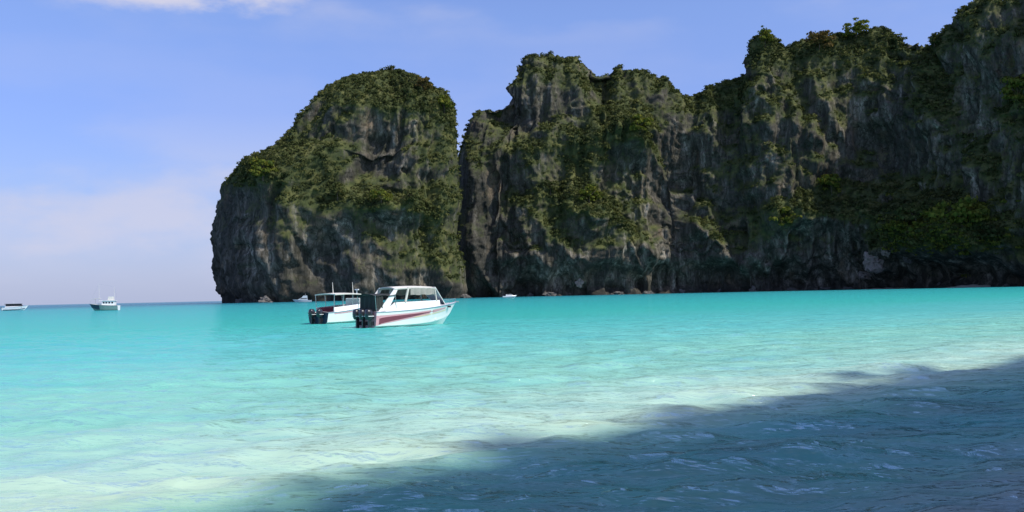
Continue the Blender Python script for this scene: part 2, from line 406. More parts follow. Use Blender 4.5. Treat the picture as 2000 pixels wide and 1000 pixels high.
s_main = loft('cliff', [
    (890, 1350, 955, 300, 1300), (876, 1200, 930, 232, 1220), (874, 1080, 930, 226, 1100), (888, 1035, 934, 214, 1070), (915, 1015, 948, 205, 1060), (950, 1005, 985, 195, 1065),
    (965, 1000, 992, 172, 1070), (980, 1000, 1003, 140, 1075), (1000, 1000, 1020, 121, 1078), (1045, 1000, 1055, 108, 1080), (1090, 1000, 1092, 104, 1080), (1130, 1002, 1130, 109, 1080), (1160, 1005, 1158, 122, 1080),
    (1175, 1010, 1172, 134, 1085), (1195, 1012, 1190, 125, 1090), (1230, 1014, 1215, 132, 1090), (1270, 1016, 1260, 134, 1090), (1310, 1020, 1295, 146, 1090), (1335, 1020, 1318, 160, 1095), (1350, 1022, 1338, 182, 1100),
    (1372, 1022, 1365, 170, 1100), (1400, 1022, 1400, 159, 1095), (1430, 1020, 1430, 150, 1090), (1450, 1016, 1448, 140, 1080), (1462, 1012, 1458, 112, 1075), (1475, 1010, 1472, 80, 1070), (1495, 1006, 1492, 63, 1068), (1515, 1004, 1512, 72, 1066),
    (1540, 1004, 1536, 86, 1066), (1560, 1004, 1552, 72, 1066), (1600, 1000, 1590, 64, 1062), (1650, 995, 1640, 58, 1056), (1690, 985, 1685, 54, 1050), (1715, 975, 1708, 44, 1044), (1735, 965, 1730, 42, 1038), (1755, 955, 1748, 56, 1030),
    (1790, 930, 1775, 75, 1010), (1830, 900, 1805, 80, 985), (1870, 885, 1830, 74, 965), (1890, 875, 1845, 50, 955), (1910, 865, 1862, 30, 945), (1940, 850, 1885, 12, 930), (1970, 835, 1920, -2, 910), (2010, 815, 1970, -12, 890),
    (2100, 770, 2060, -40, 850), (2250, 690, 2230, -70, 780), (2450, 600, 2450, -60, 700)],
    seed=23,
    feats=[(1012, 236, 50, 36, -18), (1085, 150, 55, 50, 6), (1180, 165, 16, 60, -10), (950, 250, 30, 60, 5), (1110, 275, 120, 40, 10), (960, 440, 55, 90, -14), (1130, 415, 90, 50, 14), (1235, 270, 60, 55, 14),
           (1320, 420, 45, 130, -20), (1385, 350, 20, 160, 7), (1430, 260, 22, 70, -10), (1535, 340, 75, 130, 16), (1600, 430, 130, 25, 10), (1700, 300, 55, 90, -18), (1660, 400, 40, 50, 8), (1860, 455, 130, 44, 20), (1800, 330, 60, 60, -10),
           (1900, 250, 60, 100, -10), (1180, 500, 120, 30, 7), (1500, 540, 190, 26, -14), (1300, 545, 150, 24, -10), (1060, 548, 120, 24, -9), (1850, 528, 110, 22, -16), (1715, 510, 28, 36, 10)],
    vegf=[(1120, 290, 120, 40, 0.45), (1245, 270, 60, 50, 0.5), (1130, 410, 100, 50, 0.45), (1400, 180, 70, 25, 0.6), (1495, 85, 40, 25, 0.5), (1680, 75, 90, 30, 0.5), (1820, 110, 50, 40, 0.3), (1620, 370, 60, 50, 0.35), (1540, 440, 70, 40, 0.45),
          (1870, 465, 130, 48, 0.95), (1730, 430, 60, 40, 0.3), (1970, 200, 40, 60, 0.4), (960, 440, 60, 90, -0.4), (1020, 235, 50, 35, -0.5), (1320, 430, 60, 120, -0.4), (1700, 300, 60, 80, -0.3), (1090, 140, 60, 35, -0.1), (1000, 520, 300, 35, -0.6), (1450, 520, 200, 35, -0.7),
          (1560, 280, 80, 100, -0.1), (1700, 530, 60, 25, -0.4)],
    label='long dark limestone cliff wall with several summits closing off the right side of the bay', notch=12, notch_h=13, featk=1.7, bigk=2.0)

# the ridge that stands to the right behind the camera and throws the shadow over the near water
RIDGE_IN = 0.3
def ridge():
    E = [(-60, -70), (-20, -19), (-8.0, 3.0), (-3.3, 10.5), (0.2, 14.2), (6.4, 20.8), (16.9, 29.5), (34, 40), (64, 56), (110, 78)]
    k = 66 / math.tan(SUN_EL)
    ctrl = [(x + SUN_AZ_VEC.x * k + 0.61 * RIDGE_IN, y + SUN_AZ_VEC.y * k - 0.79 * RIDGE_IN) for x, y in E]
    K = np.array(ctrl, float)
    t = np.concatenate([[0], np.cumsum(np.linalg.norm(np.diff(K, axis=0), axis=1))])
    n = 420
    tt = np.linspace(0, t[-1], n)
    X = np.interp(tt, t, K[:, 0]); Y = np.interp(tt, t, K[:, 1])
    tx, ty = np.gradient(X), np.gradient(Y); l = np.hypot(tx, ty); nx, ny = -ty / l, tx / l   # towards the bay
    H = 66 + 0.7 * fbm(tt / 5, 0 * tt, 0 * tt, 4, 5)
    rows = []
    for i in range(60):
        s = i / 59.0
        off = 14 * (1 - s) ** 1.3
        rows.append(np.stack([X + nx * off, Y + ny * off, -2 + (H + 2) * s], -1))
    for i in range(1, 16):
        a = i / 15 * PI / 2
        rows.append(np.stack([X - nx * 45 * math.sin(a), Y - ny * 45 * math.sin(a), H * math.cos(a) ** 0.7 - (2 if i == 15 else 0)], -1))
    G = np.array(rows)[:, ::-1]
    Lc = np.tile(tt, (len(rows), 1))
    return finish(G, Lc, np.zeros(Lc.shape), 'ridge', 71, [], 'wooded limestone ridge behind the beach', amp=0.02, notch=0, notch_h=3, vegbias=0.2)
s_ridge = ridge()

# ------------------------------------------------------------------ foliage on the cliffs
def clump_variants(nv=8, nq=32, seed=3):
    rng = np.random.RandomState(seed); out = []
    for _ in range(nv):
        d = rng.normal(size=(nq, 3)); d /= np.linalg.norm(d, axis=1, keepdims=True); d[:, 2] = np.abs(d[:, 2]) * 0.9 - 0.15
        r = rng.uniform(0.45, 1.0, nq)[:, None]
        c = d * r * np.array([1, 1, 0.8])
        nn = d + rng.normal(size=(nq, 3)) * 0.45; nn /= np.linalg.norm(nn, axis=1, keepdims=True)
        a = np.cross(nn, rng.normal(size=(nq, 3))); a /= np.linalg.norm(a, axis=1, keepdims=True); b = np.cross(nn, a)
        sz = rng.uniform(0.15, 0.34, nq)[:, None]
        q = np.stack([c + (a * 1.1) * sz, c + b * sz * 0.8, c - (a * 0.9) * sz, c - b * sz * 0.8], 1)
        out.append(q)
    return out
CL = clump_variants()
def foliage(surfs, count, name, label, rmin, rmax, seed, thr=0.5, mat=M_LEAF, sel=None):
    rng = np.random.RandomState(seed)
    P = np.concatenate([s.P for s in surfs]); n = np.concatenate([s.n for s in surfs]); v = np.concatenate([s.veg for s in surfs])
    w = np.concatenate([s.area for s in surfs]) * np.clip((v - thr) / 0.4, 0, 1) ** 1.2
    w = np.where(P[:, 2] > 5, w, 0)
    if sel is not None: w = w * np.concatenate([sel(s) for s in surfs])
    w /= w.sum()
    ids = rng.choice(len(P), count, p=w, replace=True)
    r = rmin + (rmax - rmin) * rng.uniform(0, 1, count) ** 3.0 * 1.15
    c = P[ids] + n[ids] * (r * 0.15)[:, None] + rng.normal(size=(count, 3)) * 0.4
    ang = rng.uniform(0, 2 * PI, count)
    allq = []
    var = rng.randint(0, len(CL), count)
    for k in range(len(CL)):
        m = var == k
        q = CL[k]; ca, sa = np.cos(ang[m]), np.sin(ang[m])
        x = q[None, ..., 0] * ca[:, None, None] - q[None, ..., 1] * sa[:, None, None]
        y = q[None, ..., 0] * sa[:, None, None] + q[None, ..., 1] * ca[:, None, None]
        zz = np.broadcast_to(q[None, ..., 2], x.shape)
        Q = np.stack([x, y, zz], -1) * r[m][:, None, None, None] + c[m][:, None, None, :]
        allq.append(Q.reshape(-1, 3))
    V = np.concatenate(allq)
    o = mesh_np(name, V, np.arange(len(V)).reshape(-1, 4), mat)
    tag(o, label, 'vegetation', None, 'stuff')
    return o
front = lambda s: ((s.n[:, 1] < 0.35) | (s.n[:, 2] > 0.3)).astype(float)
lowright = lambda s: np.exp(-((s.px - 1865) / 90) ** 2 - ((s.py - 460) / 42) ** 2) * (s.px > 0) * (s.n[:, 1] < 0.35)
foliage([s_main], 900, 'foliage', 'bushes with sunlight painted into their leaves, massed low on the right end of the cliff wall', 1.6, 5.2, 9, thr=0.2, mat=M_LEAF_B, sel=lowright)  # lighter leaf colour stands in for sunlight that misses this left-facing slope
foliage([s_rock], 8000, 'foliage', 'olive green scrub clinging to the ledges and dome of the rounded headland', 1.2, 4.6, 5, sel=front)
foliage([s_main], 21000, 'foliage', 'dark green scrub growing over the ledges and skyline of the long cliff wall', 1.2, 4.8, 6, sel=front)
foliage([s_ridge], 2600, 'foliage', 'dense trees and scrub along the top of the ridge behind the beach', 0.7, 1.8, 8, thr=0.3, sel=lambda s: (s.P[:, 2] > 35).astype(float))

# ------------------------------------------------------------------ single trees and bushes that can be told apart
bvhs = [BVHTree.FromPolygons([tuple(p) for p in s.P], [tuple(f) for f in s.F.tolist()]) for s in (s_rock, s_main)]
def hit(px, py):
    u, w = ray(px, py); d = Vector((u, 1, w)).normalized(); best = None
    for b in bvhs:
        h = b.ray_cast(Vector((0, 0, CAM_H)), d)
        if h[0] is not None and (best is None or h[3] < best[1]): best = (h[0], h[3], h[1])
    return best
def tube(p0, p1, r0, r1, n=6):
    p0, p1 = Vector(p0), Vector(p1); d = (p1 - p0).normalized()
    a = d.orthogonal().normalized(); b = d.cross(a)
    V = [p0 + (a * math.cos(2 * PI * i / n) + b * math.sin(2 * PI * i / n)) * r0 for i in range(n)] + [p1 + (a * math.cos(2 * PI * i / n) + b * math.sin(2 * PI * i / n)) * r1 for i in range(n)]
    return V, [(i, (i + 1) % n, n + (i + 1) % n, n + i) for i in range(n)]
class MB:
    def __init__(s): s.V = []; s.F = []
    def add(s, V, Fs):
        k = len(s.V); s.V += [tuple(v) for v in V]; s.F += [tuple(i + k for i in f) for f in Fs]; return s
    def tube(s, p0, p1, r0, r1=None, n=8, caps=True):
        r1 = r0 if r1 is None else r1
        V, Fs = tube(p0, p1, r0, r1, n)
        if caps: Fs = Fs + [tuple(range(n))[::-1], tuple(range(n, 2 * n))]
        return s.add(V, Fs)
    def poly(s, pts, r, n=6):
        for a, b in zip(pts[:-1], pts[1:]): s.tube(a, b, r, r, n)
        return s
    def box(s, c, d, rz=0.0, rx=0.0, ry=0.0):
        M = Matrix.Translation(c) @ Matrix.Rotation(rz, 4, 'Z') @ Matrix.Rotation(ry, 4, 'Y') @ Matrix.Rotation(rx, 4, 'X')
        V = [M @ Vector((x * d[0] / 2, y * d[1] / 2, z * d[2] / 2)) for x in (-1, 1) for y in (-1, 1) for z in (-1, 1)]
        return s.add(V, [(0, 1, 3, 2), (4, 6, 7, 5), (0, 4, 5, 1), (2, 3, 7, 6), (0, 2, 6, 4), (1, 5, 7, 3)])
    def prism(s, prof, y0, y1):
        n = len(prof)
        V = [(x, y0, z) for x, z in prof] + [(x, y1, z) for x, z in prof]
        return s.add(V, [tuple(range(n)), tuple(range(n, 2 * n))[::-1]] + [(i, n + i, n + (i + 1) % n, (i + 1) % n) for i in range(n)])
    def grid(s, G):
        G = np.asarray(G); r, c = G.shape[:2]
        return s.add(G.reshape(-1, 3).tolist(), [(i * c + j, i * c + j + 1, (i + 1) * c + j + 1, (i + 1) * c + j) for i in range(r - 1) for j in range(c - 1)])
    def build(s, name, mat, parent=None, smooth=False, bevel=0.0, solid=0.0):
        me = bpy.data.meshes.new(name); me.from_pydata(s.V, [], s.F); me.update()
        bm = bmesh.new(); bm.from_mesh(me)
        bmesh.ops.remove_doubles(bm, verts=bm.verts, dist=1e-5)
        bmesh.ops.recalc_face_normals(bm, faces=bm.faces)
        if bevel: bmesh.ops.bevel(bm, geom=list(bm.edges), offset=bevel, segments=2, affect='EDGES', profile=0.6)
        bm.to_mesh(me); bm.free()
        me.materials.append(mat)
        if smooth: me.polygons.foreach_set('use_smooth', np.ones(len(me.polygons), bool))
        o = bpy.data.objects.new(name, me); C.objects.link(o)
        if parent is not None: o.parent = parent
        if solid:
            md = o.modifiers.new('thickness', 'SOLIDIFY'); md.thickness = solid; md.offset = -1
        return o
def tree(px, py, w, h, label, mat, name='shrub', cat='shrub', nseed=0):
    hh = hit(px, py)
    if hh is None: return
    p, dist, nrm = hh
    rng = np.random.RandomState(100 + nseed)
    wx = w / F * dist / 2; hz_ = h / F * dist
    e = empty(name, p)
    tag(e, label, cat)
    base = Vector((0, 0, -1)); out = Vector((nrm.x, nrm.y, 0)) * 1.5
    t = MB(); mid = out + Vector((0, 0, hz_ * 0.45))
    t.tube(base, mid, 0.5, 0.3)
    for k in range(5):
        a = k * 1.257 + rng.uniform(0, 1)
        t.tube(mid * 0.9, mid + Vector((math.cos(a) * wx * 0.55, math.sin(a) * wx * 0.4, hz_ * 0.3)), 0.25, 0.08)
    t.build('trunk', M_BARK, e)
    nc = 34; Vs = []
    for k in range(nc):
        a = rng.uniform(0, 2 * PI); rr = rng.uniform(0, 1) ** 0.5; zz = rng.uniform(-0.3, 0.5)
        lim = math.sqrt(max(0.05, 1 - zz * zz * 3.2))
        c = np.array([math.cos(a) * rr * wx * 0.85 * lim, math.sin(a) * rr * wx * 0.7 * lim, hz_ * (0.5 + zz * 0.8)]) + np.array([out.x, out.y, 0]) + rng.normal(size=3) * 0.15 * wx
        r = rng.uniform(0.2, 0.42) * (wx + hz_ * 0.5) * 0.6
        q = CL[rng.randint(len(CL))]
        Vs.append((q * r + c).reshape(-1, 3))
    V = np.concatenate(Vs)
    mesh_np('crown', V, np.arange(len(V)).reshape(-1, 4), mat, e)
TREES = [
    (514, 352, 46, 40, 'bright yellow green bush on the left shoulder of the rounded headland', M_LEAF_B, 'shrub', 'shrub'),
    (826, 178, 34, 26, 'orange brown bush near the top right of the rounded headland', M_LEAF_O, 'shrub', 'shrub'),
    (868, 222, 34, 34, 'bright green tree on the upper right edge of the rounded headland', M_LEAF_B, 'tree', 'tree'),
    (745, 398, 44, 26, 'bright bush in the middle of the lit ledge below the pale recess', M_LEAF_B, 'shrub', 'shrub'),
    (800, 396, 32, 28, 'dark round bush at the right end of the lit ledge below the pale recess', M_LEAF, 'shrub', 'shrub'),
    (660, 390, 40, 30, 'dark bush left of the lit ledge on the rounded headland', M_LEAF, 'shrub', 'shrub'),
    (1150, 398, 50, 36, 'pale green tree halfway up the cliff right of the cleft', M_LEAF_B, 'tree', 'tree'),
    (1075, 380, 36, 26, 'low olive bush left of the pale green tree on the middle cliff', M_LEAF, 'shrub', 'shrub'),
    (1250, 262, 50, 36, 'light green tree on the sloping shoulder under the flat summit', M_LEAF_B, 'tree', 'tree'),
    (1495, 90, 36, 30, 'bright green bush on the pointed summit of the cliff wall', M_LEAF_B, 'shrub', 'shrub'),
    (1600, 96, 60, 30, 'rusty brown bush under the skyline right of the pointed summit', M_LEAF_O, 'shrub', 'shrub'),
    (1672, 74, 50, 26, 'pale yellow green bush on the skyline left of the dark knob', M_LEAF_B, 'shrub', 'shrub'),
    (1826, 92, 18, 26, 'small dark tree standing in the notch before the right hand summit', M_LEAF, 'tree', 'tree'),
    (1420, 158, 40, 24, 'dark green tree on the saddle left of the pointed summit', M_LEAF, 'tree', 'tree'),
    (1535, 448, 60, 40, 'broad green bush on the low ledge above the dark sea cave', M_LEAF_B, 'shrub', 'shrub'),
    (1790, 440, 70, 40, 'wide olive tree on the low ledge left of the largest tree', M_LEAF, 'tree', 'tree'),
    (1880, 450, 100, 50, 'largest green tree spreading over the low ledge at the right', M_LEAF_B, 'tree', 'tree'),
    (1940, 480, 60, 40, 'olive bush at the right end of the low ledge', M_LEAF, 'shrub', 'shrub'),
    (1800, 485, 56, 36, 'dark bush hanging low over the water right of the pale boulders', M_LEAF, 'shrub', 'shrub'),
    (1905, 508, 70, 34, 'lowest bright bush just above the pale sand spit at the right', M_LEAF_B, 'shrub', 'shrub'),
    (1760, 462, 44, 30, 'yellow green bush above and right of the pale boulders', M_LEAF_B, 'shrub', 'shrub'),
    (1625, 380, 40, 40, 'pale green tree in the steep gully left of the big shaded recess', M_LEAF_B, 'tree', 'tree'),
    (1988, 215, 46, 60, 'bright green tree high at the right edge of the picture', M_LEAF_B, 'tree', 'tree'),
]
for i, (a, b_, w_, h_, lb, mt, nm, ct) in enumerate(TREES): tree(a, b_, w_, h_, lb, mt, nm, ct, i)

# boulders and sand at the foot of the right cliff
M_PALE = paint('pale_limestone', (0.26, 0.215, 0.185), 0.9, scale=0.4, dirt=0.95)
M_DARKR = paint('dark_limestone', (0.12, 0.11, 0.10), 0.9, scale=0.4, dirt=0.8)
def boulder(px, dist, w, h, z0, label, mat, seed):
    u, _ = ray(px, hor(px)); a = w / F * dist / 2; hh = h / F * dist
    bm = bmesh.new(); bmesh.ops.create_icosphere(bm, subdivisions=4, radius=1.0)
    co = np.array([v.co[:] for v in bm.verts])
    d = 1 + 0.75 * fbm(co[:, 0] * 1.6 + seed, co[:, 1] * 1.6, co[:, 2] * 1.6, 5, seed, 0.65) + 0.30 * np.round(3 * vn(co[:, 0] * 2 + seed, co[:, 1] * 2, co[:, 2] * 3, seed + 3)) / 3
    for v, k in zip(bm.verts, d): v.co = Vector((v.co.x * a * k, v.co.y * a * 0.8 * k, v.co.z * hh * 0.6 * k))
    me = bpy.data.meshes.new('boulder'); bm.to_mesh(me); bm.free(); me.materials.append(mat)
    o = bpy.data.objects.new('boulder', me); C.objects.link(o); o.location = (u * dist, dist, z0)
    return tag(o, label, 'boulder')
def front_dist(px, py):
    h = hit(px, py)
    return (h[0].y, h[0].z) if h else (900, 5)
for px, py, w, h, lb, mt in [
    (1708, 512, 34, 34, 'pale pinkish boulder leaning on the cliff foot above the small landing', M_PALE),
    (1733, 490, 20, 18, 'small pale boulder just up and right of the pinkish boulder', M_PALE),
    (1775, 505, 18, 14, 'grey boulder to the right of the pale boulders', M_DARKR),
    (1690, 538, 26, 14, 'low pale slab at the waterline under the pinkish boulder', M_PALE),
    (1133, 551, 14, 16, 'lone pale boulder at the foot of the middle cliff', M_PALE)]:
    d, z = front_dist(px, py)
    boulder(px, d - 1.5, w, h, z, lb, mt, int(px))

rb = random.Random(5)
for kb, px in enumerate((470, 520, 905, 1035, 1075, 1205, 1265, 1330, 1405, 1470, 1545, 1612, 1655, 1835, 1965)):
    h = hit(px, hor(px) - 4)
    if h is None: continue
    o = boulder(px, h[0].y - 4, rb.uniform(10, 26), rb.uniform(6, 13), 0.5, 'dark fallen boulder in the water at the cliff foot, ' + ('first second third fourth fifth sixth seventh eighth ninth tenth eleventh twelfth thirteenth fourteenth fifteenth'.split()[kb]) + ' from the left', M_DARKR, px)
    o['group'] = 'fallen boulders along the foot of the cliffs'
M_SAND = paint('pale_sand', (0.50, 0.46, 0.38), 0.9, scale=0.3, dirt=0.3)
def sand_spit(px, wpx, h, label):
    hh = hit(px, hor(px) - 5); d = (hh[0].y if hh else 850) - 7; u, _ = ray(px, hor(px)); w = wpx / F * d / 2
    G = []
    for i in range(25):
        s_ = -1 + 2 * i / 24
        G.append([(u * d + s_ * w, d + 9 * t_, max(-0.4, h * (1 - s_ * s_) ** 0.8 * math.sin(PI * min(1, (t_ + 1) / 2) ) + 0.25 * math.sin(i * 1.3 + t_ * 2)) - 0.2) for t_ in np.linspace(-1, 1, 9)])
    m = MB(); m.grid(G); o = m.build('sandbank', M_SAND); tag(o, label, None, None, 'structure')
sand_spit(1905, 110, 2.8, 'pale sand spit under the low bushes at the right')
sand_spit(1740, 120, 1.2, 'thin strip of pale sand under the pinkish boulder')

# ------------------------------------------------------------------ sea
def sea_material():
    m, nt, out = new_mat('sea_water')
    g = N(nt, 'ShaderNodeNewGeometry'); s = N(nt, 'ShaderNodeSeparateXYZ'); L(nt, g.outputs['Position'], s.inputs[0])
    # q = distance across the shadow's edge (metres), which doubles as the shore line
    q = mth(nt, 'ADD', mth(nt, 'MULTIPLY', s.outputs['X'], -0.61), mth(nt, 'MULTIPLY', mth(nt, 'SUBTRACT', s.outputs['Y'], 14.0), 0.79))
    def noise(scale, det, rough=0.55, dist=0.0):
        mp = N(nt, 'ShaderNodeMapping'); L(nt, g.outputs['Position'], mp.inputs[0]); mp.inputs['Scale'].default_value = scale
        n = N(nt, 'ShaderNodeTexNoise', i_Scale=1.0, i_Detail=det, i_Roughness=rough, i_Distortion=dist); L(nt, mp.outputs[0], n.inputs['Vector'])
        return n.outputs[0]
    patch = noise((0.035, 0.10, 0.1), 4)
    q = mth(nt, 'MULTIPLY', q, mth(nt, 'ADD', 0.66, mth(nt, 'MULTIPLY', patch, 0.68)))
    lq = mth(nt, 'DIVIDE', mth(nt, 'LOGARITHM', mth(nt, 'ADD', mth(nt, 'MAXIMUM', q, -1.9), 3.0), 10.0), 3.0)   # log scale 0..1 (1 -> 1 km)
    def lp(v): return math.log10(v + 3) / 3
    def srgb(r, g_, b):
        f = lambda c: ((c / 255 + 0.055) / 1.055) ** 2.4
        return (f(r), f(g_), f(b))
    col = ramp(nt, [(lp(-1.9), srgb(95, 170, 152)), (lp(-0.6), srgb(150, 200, 176)), (lp(0.6), srgb(182, 208, 186)), (lp(3), srgb(174, 207, 192)), (lp(8), srgb(140, 197, 182)), (lp(14), srgb(132, 198, 182)), (lp(26), srgb(105, 190, 184)),  # teal stops below zero paint the shaded water darker than the sunlit bank
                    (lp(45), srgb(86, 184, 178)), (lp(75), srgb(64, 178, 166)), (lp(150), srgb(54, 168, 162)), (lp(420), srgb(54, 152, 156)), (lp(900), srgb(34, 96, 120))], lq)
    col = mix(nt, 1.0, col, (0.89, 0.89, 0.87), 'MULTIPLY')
    bot_shade = noise((0.55, 0.85, 1), 5, 0.65, 0.6)
    near = ramp(nt, [(0.0, 1.0), (1.0, 0.0)], mth(nt, 'DIVIDE', mth(nt, 'ADD', q, 2.5), 3.2, clamp=True))  # mask for the shaded side of the shadow edge
    col = mix(nt, mth(nt, 'MULTIPLY', near, ramp(nt, [(0.34, 0.30), (0.62, 0.85)], bot_shade)), col, (0.135, 0.265, 0.235))  # dark bottom patches that also paint extra shade into the shadowed water
    shoal = mth(nt, 'DIVIDE', mth(nt, 'ADD', q, 8.5), 3.5, clamp=True)
    col = mix(nt, mth(nt, 'MULTIPLY', mth(nt, 'SUBTRACT', 1.0, shoal), 0.8), col, (0.34, 0.24, 0.24))
    streak = noise((0.05, 0.5, 0.1), 6, 0.6)
    col = mix(nt, mth(nt, 'MULTIPLY', ramp(nt, [(0.5, 0.0), (0.75, 1.0)], streak), 0.35), col, srgb(40, 150, 165))
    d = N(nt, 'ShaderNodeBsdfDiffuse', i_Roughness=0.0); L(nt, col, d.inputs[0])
    gl = N(nt, 'ShaderNodeBsdfGlossy', i_Roughness=0.07); gl.inputs['Color'].default_value = (0.80, 0.96, 0.98, 1)
    rip = noise((1.6, 3.4, 1), 5, 0.6, 0.4); rip2 = noise((0.25, 0.8, 1), 3, 0.6)
    rip3 = noise((0.55, 1.5, 1), 4, 0.55, 0.4)
    bh = mth(nt, 'ADD', mth(nt, 'ADD', mth(nt, 'MULTIPLY', rip, 0.06), mth(nt, 'MULTIPLY', rip2, 0.25)), mth(nt, 'MULTIPLY', rip3, 0.50))
    bp = N(nt, 'ShaderNodeBump', i_Strength=1.0, i_Distance=1.0); L(nt, bh, bp.inputs['Height'])
    L(nt, bp.outputs[0], gl.inputs['Normal'])
    fr = N(nt, 'ShaderNodeFresnel', i_IOR=1.33); L(nt, bp.outputs[0], fr.inputs['Normal'])
    fac = mth(nt, 'MINIMUM', fr.outputs[0], 0.50)
    ms = N(nt, 'ShaderNodeMixShader'); L(nt, fac, ms.inputs[0]); L(nt, d.outputs[0], ms.inputs[1]); L(nt, gl.outputs[0], ms.inputs[2])
    L(nt, ms.outputs[0], out.inputs[0])
    return m
def sea():
    a_front = np.linspace(R(-36), R(36), 520)
    a_rest = np.linspace(R(36), R(324), 90)[1:]
    ang = np.concatenate([a_front, a_rest])
    rad = np.concatenate([[0.5], np.exp(np.linspace(math.log(3.0), math.log(90), 500)), np.exp(np.linspace(math.log(92), math.log(40000), 90))])
    A, Rr = np.meshgrid(ang, rad)
    X, Y = np.sin(A) * Rr, np.cos(A) * Rr
    Z = np.zeros_like(X)
    rng = np.random.RandomState(4)
    for k in range(46):
        lam = 0.38 * (3.6 / 0.38) ** rng.uniform(0, 1)
        th = rng.normal(0, 0.50) + R(97)           # mostly towards the beach
        kk = 2 * PI / lam
        am = 0.0088 * lam ** 0.95
        ph = rng.uniform(0, 2 * PI)
        sp_ = Rr * 0.0062
        fade = np.clip((lam / np.maximum(sp_, 1e-3) - 3) / 4, 0, 1) * np.clip(1 - (Rr - 60) / 60, 0, 1) ** 0.5
        arg = kk * (X * math.cos(th) + Y * math.sin(th)) + ph + 1.4 * vn(X / (lam * 4), Y / (lam * 4), k * 1.7, 60)
        Z += am * (1 - np.abs(np.sin(arg / 2)) * 1.6 + 0.2) * fade
    Z *= np.clip((A > R(-36)) & (A < R(36)), 0, 1)
    rows, cols = X.shape
    G = np.stack([X, Y, Z], -1).reshape(-1, 3)
    idx = np.arange(rows * cols).reshape(rows, cols)
    Fc = np.stack([idx[:-1, :-1], idx[1:, :-1], idx[1:, 1:], idx[:-1, 1:]], -1).reshape(-1, 4)
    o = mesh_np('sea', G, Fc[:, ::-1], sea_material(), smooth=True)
    tag(o, 'calm turquoise water of the bay, pale over the sand bank and dark in shade', None, None, 'structure')
sea()

# ------------------------------------------------------------------ boats
M_WHITE = paint('gelcoat_white', (0.80, 0.80, 0.80), 0.25, dirt=0.10, scale=1.2, coat=0.4)
M_CREAM = paint('canvas_cream', (0.62, 0.60, 0.54), 0.7, dirt=0.2)
M_GREYC = paint('side_curtain_grey', (0.30, 0.29, 0.26), 0.5, dirt=0.3)
M_PINK = paint('pink_stripe', (0.66, 0.34, 0.38), 0.35)
M_MAROON = paint('maroon_stripe', (0.20, 0.045, 0.07), 0.35)
M_YEL = paint('yellow_stripe', (0.72, 0.60, 0.34), 0.4)
M_BLACK = paint('black_canvas', (0.022, 0.026, 0.024), 0.8, dirt=0.3)
M_GLASS = paint('tinted_glass', (0.02, 0.02, 0.025), 0.06, dirt=0.0)
M_SHIELD = paint('windscreen_glass', (0.34, 0.35, 0.42), 0.12, dirt=0.05)
M_STEEL = paint('stainless_steel', (0.6, 0.6, 0.6), 0.25, metal=0.9, dirt=0.1)
M_COWL = paint('engine_cowl_black', (0.018, 0.019, 0.024), 0.3, dirt=0.1, coat=0.5)
M_NAVY = paint('navy_paint', (0.015, 0.04, 0.075), 0.4)
M_GREEN = paint('green_paint', (0.16, 0.28, 0.26), 0.5, dirt=0.4)
M_SEAT = paint('seat_vinyl_red', (0.22, 0.03, 0.06), 0.5)
M_DECK = paint('deck_grey', (0.5, 0.5, 0.49), 0.7)
M_SKIN = paint('skin', (0.30, 0.17, 0.11), 0.6, dirt=0.0)

def hull_fn(Lh, B, z0, zb, rake=0.55, draft=0.45):
    def sec(t):
        t = min(max(t, 0), 1)
        k = max(0, (t - 0.42) / 0.58)
        b = B / 2 * (0.93 + 0.07 * min(1, t / 0.42)) * (1 - k ** 2.4)
        zd = z0 + (zb - z0) * t ** 1.7
        bc = b * (0.86 - 0.42 * t ** 2.2); zc = 0.18 + 0.75 * t ** 4 * zb * 0.6
        q = max(0, (t - 0.7) / 0.3); zk = -draft + (zd * 0.82 + draft) * q ** 2.6
        zc = max(zc, zk + 0.02 * (1 - t)); zc = min(zc, zd - 0.1)
        x = -Lh / 2 + Lh * t
        return x, b, zd, bc, zc, zk
    def pt(t, f, side, off=0.0):
        """point on the topside: f = 0 chine, 1 sheer; side +1 port, -1 starboard"""
        x, b, zd, bc, zc, zk = sec(t)
        g = f ** 1.25 if t > 0.6 else f
        y = bc + (b - bc) * g; z = zc + (zd - zc) * f
        return (x - rake * t ** 3 * (1 - f) , side * (y + off), z)
    return sec, pt
